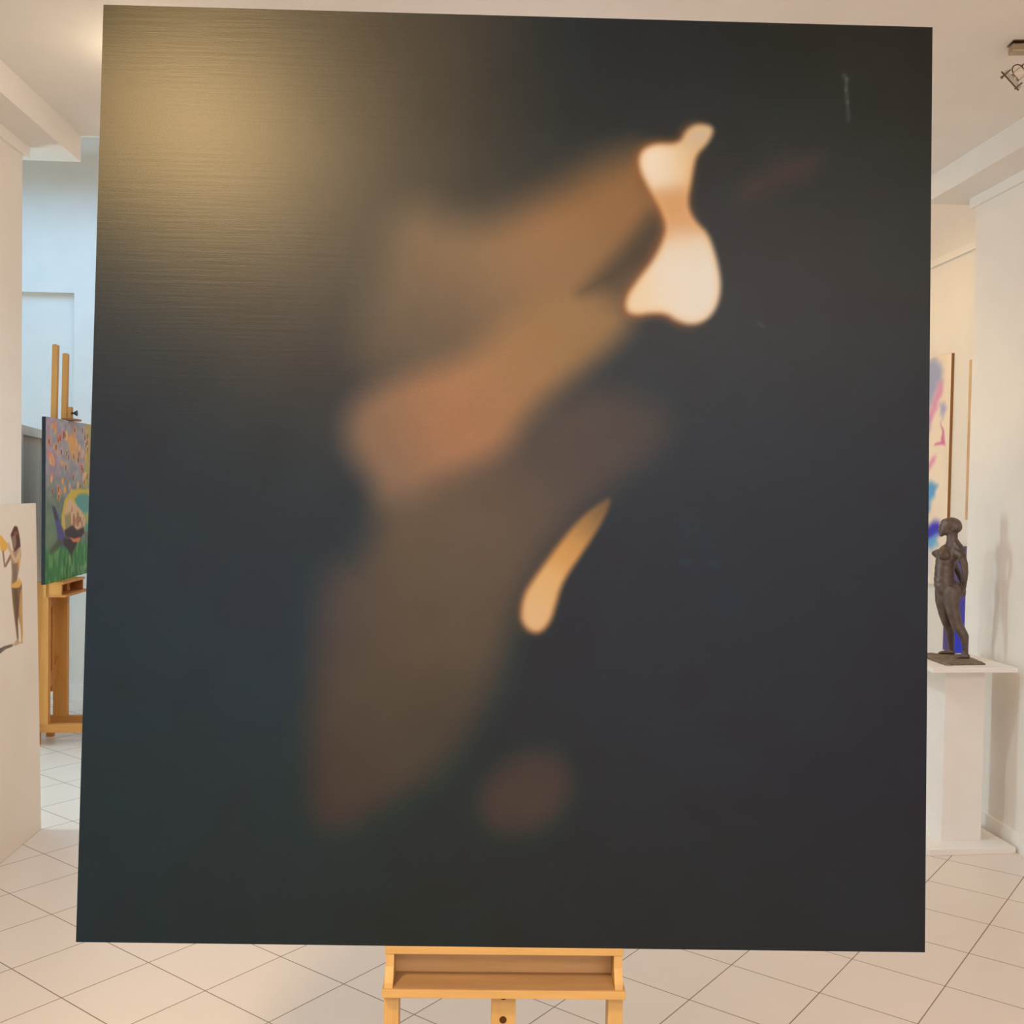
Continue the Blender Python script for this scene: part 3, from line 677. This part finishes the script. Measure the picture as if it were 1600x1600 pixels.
# its lower part continues below; one tall canvas 1.9 m high
def tall_wash(nx, ny, W, H):
    A, B = np.meshgrid(np.linspace(W, 0, nx), np.linspace(H, 0, ny))
    n1 = vnoise(A * 9, B * 5, 21); n2 = vnoise(A * 20, B * 22, 22)
    C = np.zeros(A.shape + (3,)) + np.array((236, 222, 202.)); C += ((n1 - .5) * 10)[..., None]
    k = 1.37 / 365.0                                  # metres per sketch unit, from the top edge at 553
    def pt(px, py): return ((1483 - px) * 0.0082, (py - 553) * k)
    def lay(poly, c, a=1.0, b=0.03):
        nonlocal C
        C = over(C, c, soft(sdf([pt(*q) for q in poly], A + (n2 - .5) * .03, B + (n1 - .5) * .05), b) * a)
    lay([(1440, 556), (1456, 556), (1468, 562), (1471, 590), (1463, 600), (1456, 625), (1440, 650)], (150, 160, 198), .9, .05)
    lay([(1465, 590), (1471, 588), (1471, 604), (1464, 630), (1456, 650), (1448, 672), (1444, 660), (1454, 630)], (216, 150, 186), .9, .03)
    lay([(1468, 626), (1475, 626), (1476, 640), (1473, 652), (1468, 640)], (160, 166, 204), .85, .03)
    lay([(1440, 650), (1452, 648), (1454, 665), (1446, 680), (1440, 680)], (172, 146, 208), .8, .04)
    lay([(1470, 655), (1474, 672), (1476, 694), (1460, 696), (1462, 692), (1472, 689)], (204, 112, 160), .9, .012)
    lay([(1463, 714), (1458, 716), (1448, 735), (1446, 745), (1452, 738), (1462, 722)], (214, 126, 176), .85, .03)
    lay([(1440, 762), (1456, 757), (1466, 762), (1464, 778), (1456, 790), (1450, 812), (1440, 815)], (92, 158, 216), .95, .03)
    lay([(1440, 775), (1448, 775), (1452, 800), (1448, 820), (1440, 825)], (130, 116, 206), .8, .04)
    lay([(1440, 818), (1452, 820), (1462, 813), (1472, 818), (1474, 835), (1462, 842), (1450, 850), (1440, 852)], (64, 62, 190), 1, .03)
    lay([(1440, 848), (1456, 842), (1468, 834), (1470, 850), (1460, 862), (1440, 866)], (96, 168, 226), .9, .035)
    lay([(1440, 866), (1456, 864), (1462, 880), (1462, 902), (1440, 905)], (206, 206, 218), .7, .05)
    lay([(1446, 896), (1450, 894), (1451, 901), (1447, 903)], (112, 112, 140), .8, .012)
    return lin(np.clip(C, 4, 250))

WB, HB = 1.15, 1.365
t1 = thing('abstract_painting', 'pale canvas with blue, violet and pink washes hung on the far right wall', 'painting', wall_pic(5.895, 5.895 + WB, 1.040))
painted_slab('painted_canvas', WB, HB, 0.0165, 200, 230, tall_wash(200, 230, WB, HB), M_shaded, M_paint_flat, t1)

def plain_tan(nx, ny):
    U, V = np.meshgrid(np.linspace(0, 1, nx), np.linspace(0, 1, ny))
    return lin(np.clip(np.array((206, 172, 136.)) + ((vnoise(U * 8, V * 12, 31) - .5) * 14)[..., None] + ((V - .5) * np.array((0, 6, -4.))[:, None, None]).transpose(1, 2, 0) * 1.0, 4, 250))
t2 = thing('tan_painting', 'plain tan canvas partly hidden behind the right wall corner', 'painting', wall_pic(5.10, 5.685, 1.442))
painted_slab('painted_canvas', 0.585, 0.897, 0.0165, 30, 40, plain_tan(30, 40), M_white, M_paint_flat, t2)

def violet(nx, ny, W, H):
    A, B = np.meshgrid(np.linspace(W, 0, nx), np.linspace(H, 0, ny))
    n1 = vnoise(A * 12, B * 8, 41)
    C = np.zeros(A.shape + (3,)) + np.array((92, 78, 136.)); C += ((n1 - .5) * 16)[..., None]
    def lay(poly, c, a=1.0, b=0.012):
        nonlocal C
        C = over(C, c, soft(sdf(poly, A, B), b) * a)
    lay([(-0.02, 0.30), (0.12, 0.29), (0.30, 0.42), (0.20, 0.62), (0.02, 0.62)], (74, 66, 170), .9, .03)
    lay([(-0.02, 0.36), (0.06, 0.44), (0.10, 0.56), (0.04, 0.58), (-0.02, 0.48)], (52, 120, 214), 1, .03)
    lay([(0.08, 0.46), (0.26, 0.50), (0.22, 0.62), (0.08, 0.62)], (48, 58, 204), .9, .03)
    lay([(0.06, 0.52), (0.075, 0.52), (0.015, 0.40), (0.0, 0.40)], (170, 170, 210), .8, .006)
    lay([(0.0, 0.50), (0.05, 0.53), (0.05, 0.55), (0.0, 0.53)], (190, 186, 214), .7, .01)
    return lin(np.clip(C, 4, 250))
t3 = thing('violet_painting', 'blue and violet canvas hung low behind the bronze statue', 'painting', wall_pic(5.595, 5.905, 0.672))
painted_slab('painted_canvas', 0.31, 0.618, 0.0165, 60, 110, violet(60, 110, .31, .618), M_navy, M_paint_flat, t3)

# ------------------------------------------------------------------ ceiling spotlight, upper right
def spotlight(loc, rz):
    t = thing('ceiling_spotlight', 'brushed metal ceiling spotlight with square glass front at upper right', 'spotlight', Matrix.Translation(loc) @ Matrix.Rotation(rz, 4, 'Z'))
    box('ceiling_plate', (-0.05, 0.12, -0.028, 0.028, -0.004, 0.0), M_rod, t)
    box('mount_bar', (-0.048, 0.118, -0.022, 0.022, -0.036, -0.008), M_metal, t, 0.004)
    bm = bmesh.new(); add_cyl(bm, (0.018, 0, -0.034), (0.018, 0, -0.062), 0.006, seg=14); add_cyl(bm, (0.018, 0, -0.060), (0.002, 0, -0.076), 0.003, seg=10)
    obj('stem', bm, M_rod, t)
    bm = bmesh.new()
    add_torus(bm, Matrix.Translation((-0.022, 0, -0.092)) @ Matrix.Rotation(math.radians(80), 4, 'X'), 0.019, 0.0022)
    add_torus(bm, Matrix.Translation((0.004, -0.006, -0.096)) @ Matrix.Rotation(math.radians(75), 4, 'X') @ Matrix.Rotation(math.radians(35), 4, 'Y'), 0.022, 0.0022)
    obj('swivel_ring', bm, M_rod, t)
    h = Matrix.Translation((-0.020, -0.004, -0.110)) @ Matrix.Rotation(math.radians(48), 4, 'Y') @ Matrix.Rotation(math.radians(22), 4, 'X')
    hd = box('lamp_head', (-0.017, 0.017, -0.018, 0.018, -0.014, 0.020), M_metal, t, 0.003, h)
    box('glass_plate', (-0.040, 0.040, -0.036, 0.036, -0.027, -0.021), M_glass, t, 0.001, h)
    bm = bmesh.new()
    for s in (-1, 1): add_cyl(bm, h @ Vector((s * 0.030, -0.037, -0.012)), h @ Vector((s * 0.030, -0.037, -0.042)), 0.0028, seg=10)
    add_cyl(bm, h @ Vector((-0.046, -0.037, -0.036)), h @ Vector((0.042, -0.037, -0.036)), 0.0026, seg=10)
    bmesh.ops.create_icosphere(bm, subdivisions=2, radius=0.0055, matrix=Matrix.Translation(h @ Vector((-0.030, -0.037, -0.046))))
    obj('glass_clip', bm, M_rod, t)
    bm = bmesh.new(); add_cyl(bm, h @ Vector((0, 0, -0.0205)), h @ Vector((0, 0, -0.014)), 0.018, seg=24)
    obj('reflector', bm, M_metal, t)
    return t
spotlight(Vector((1.975, 3.53, CEIL)), math.radians(-8))

# ------------------------------------------------------------------ light
W = bpy.data.worlds.new('daylight'); SC.world = W; W.use_nodes = True
bg = W.node_tree.nodes['Background']
bg.inputs['Color'].default_value = (0.76, 0.82, 1.0, 1); bg.inputs['Strength'].default_value = 2.35

def area(name, loc, target, sx, sy, power, col, spread=180):
    d = bpy.data.lights.new(name, 'AREA'); d.shape = 'RECTANGLE'; d.size = sx; d.size_y = sy; d.energy = power; d.color = col
    d.spread = math.radians(spread)
    o = bpy.data.objects.new(name, d); COL.objects.link(o); o.location = loc
    o.rotation_euler = (Vector(target) - Vector(loc)).to_track_quat('-Z', 'Y').to_euler()
    return o
def spot(name, loc, target, power, col, ang, blend=0.6, r=0.05):
    d = bpy.data.lights.new(name, 'SPOT'); d.energy = power; d.color = col; d.spot_size = math.radians(ang); d.spot_blend = blend; d.shadow_soft_size = r
    o = bpy.data.objects.new(name, d); COL.objects.link(o); o.location = loc
    o.rotation_euler = (Vector(target) - Vector(loc)).to_track_quat('-Z', 'Y').to_euler()
    return o
def point(name, loc, power, col, r=0.05):
    d = bpy.data.lights.new(name, 'POINT'); d.energy = power; d.color = col; d.shadow_soft_size = r
    o = bpy.data.objects.new(name, d); COL.objects.link(o); o.location = loc
    return o
WARM = (1.0, 0.80, 0.56); COOL = (0.80, 0.92, 1.0)
# ceiling lamp in front of the canvas, whose reflection makes the sheen at its upper left
spot('lamp_front', (-1.08, 0.55, 3.10), (0.1, 2.1, 1.6), 345.00, (1.000, 0.676, 0.309), 72, 0.5, 0.18)
# lamp on the ceiling behind the canvas
point('lamp_behind', (-1.06, 3.92, 3.00), 3.4, (1.0, 0.82, 0.56), 0.04)
# unseen fill lights added to brighten the front room
point('fill_ceiling', (0.3, 4.3, 2.72), 12.2, (0.96, 0.80, 0.84), 0.10)  # added behind the canvas to brighten the ceiling
spot('fill_floor', (-0.25, 3.5, 3.12), (-0.25, 3.5, 0), 93, (0.74, 0.91, 1.0), 150, 0.7, 0.06)  # added to brighten the floor that the canvas shades
spot('fill_right_wall', (1.45, 2.9, 3.08), (2.56, 4.25, 0.60), 42, (0.80, 0.95, 1.0), 36, 1.0, 0.25)  # added to lift the low part of the right wall
area('fill_entrance', (0.8, -1.3, 3.13), (0.8, -1.3, 0), 3.0, 1.0, 112, (1.000, 0.74, 0.59))  # broad general fill, added for warm light on the right side
# picture lamp on the far right wall
spot('lamp_pictures', (1.7, 5.9, 3.5), (2.93, 5.9, 1.3), 34, (1.000, 0.70, 0.30), 95, 0.8, 0.08)
# daylight of the back room: a window at its left side and a skylight
area('window_light', (-4.5, 5.0, 1.0), (2.5, 4.5, 0.6), 0.6, 1.8, 38.00, (0.74, 0.95, 1.000), 110)
area('skylight', (-2.6, 6.2, 3.83), (-2.6, 6.2, 0), 2.4, 1.8, 52, (0.29, 0.61, 1.0), 158)
point('lamp_back', (1.2, 6.4, 3.5), 15.40, (1.000, 0.455, 0.109), 0.15)

# ------------------------------------------------------------------ camera
R = Vector((0.9980, -0.0613, 0.0166)); Uv = Vector((-0.0149, 0.0279, 0.9995)); Fv = Vector((0.0617, 0.9977, -0.0269))
R.normalize(); Fv = (Fv - R * Fv.dot(R)).normalized(); Uv = R.cross(Fv)
cam = bpy.data.cameras.new('camera'); co = bpy.data.objects.new('camera', cam); COL.objects.link(co)
co.matrix_world = Matrix(((R.x, Uv.x, -Fv.x, 0), (R.y, Uv.y, -Fv.y, 0), (R.z, Uv.z, -Fv.z, 1.6), (0, 0, 0, 1)))
cam.sensor_width = 36; cam.lens = 36 * 1621.86 / 1600; cam.clip_start = 0.05
SC.camera = co

SC.view_settings.view_transform = 'Standard'; SC.view_settings.look = 'None'; SC.view_settings.gamma = 1
SC.view_settings.use_curve_mapping = False; SC.view_settings.exposure = 0.0
SC.cycles.use_denoising = True
SC.cycles.max_bounces = 10; SC.cycles.diffuse_bounces = 6
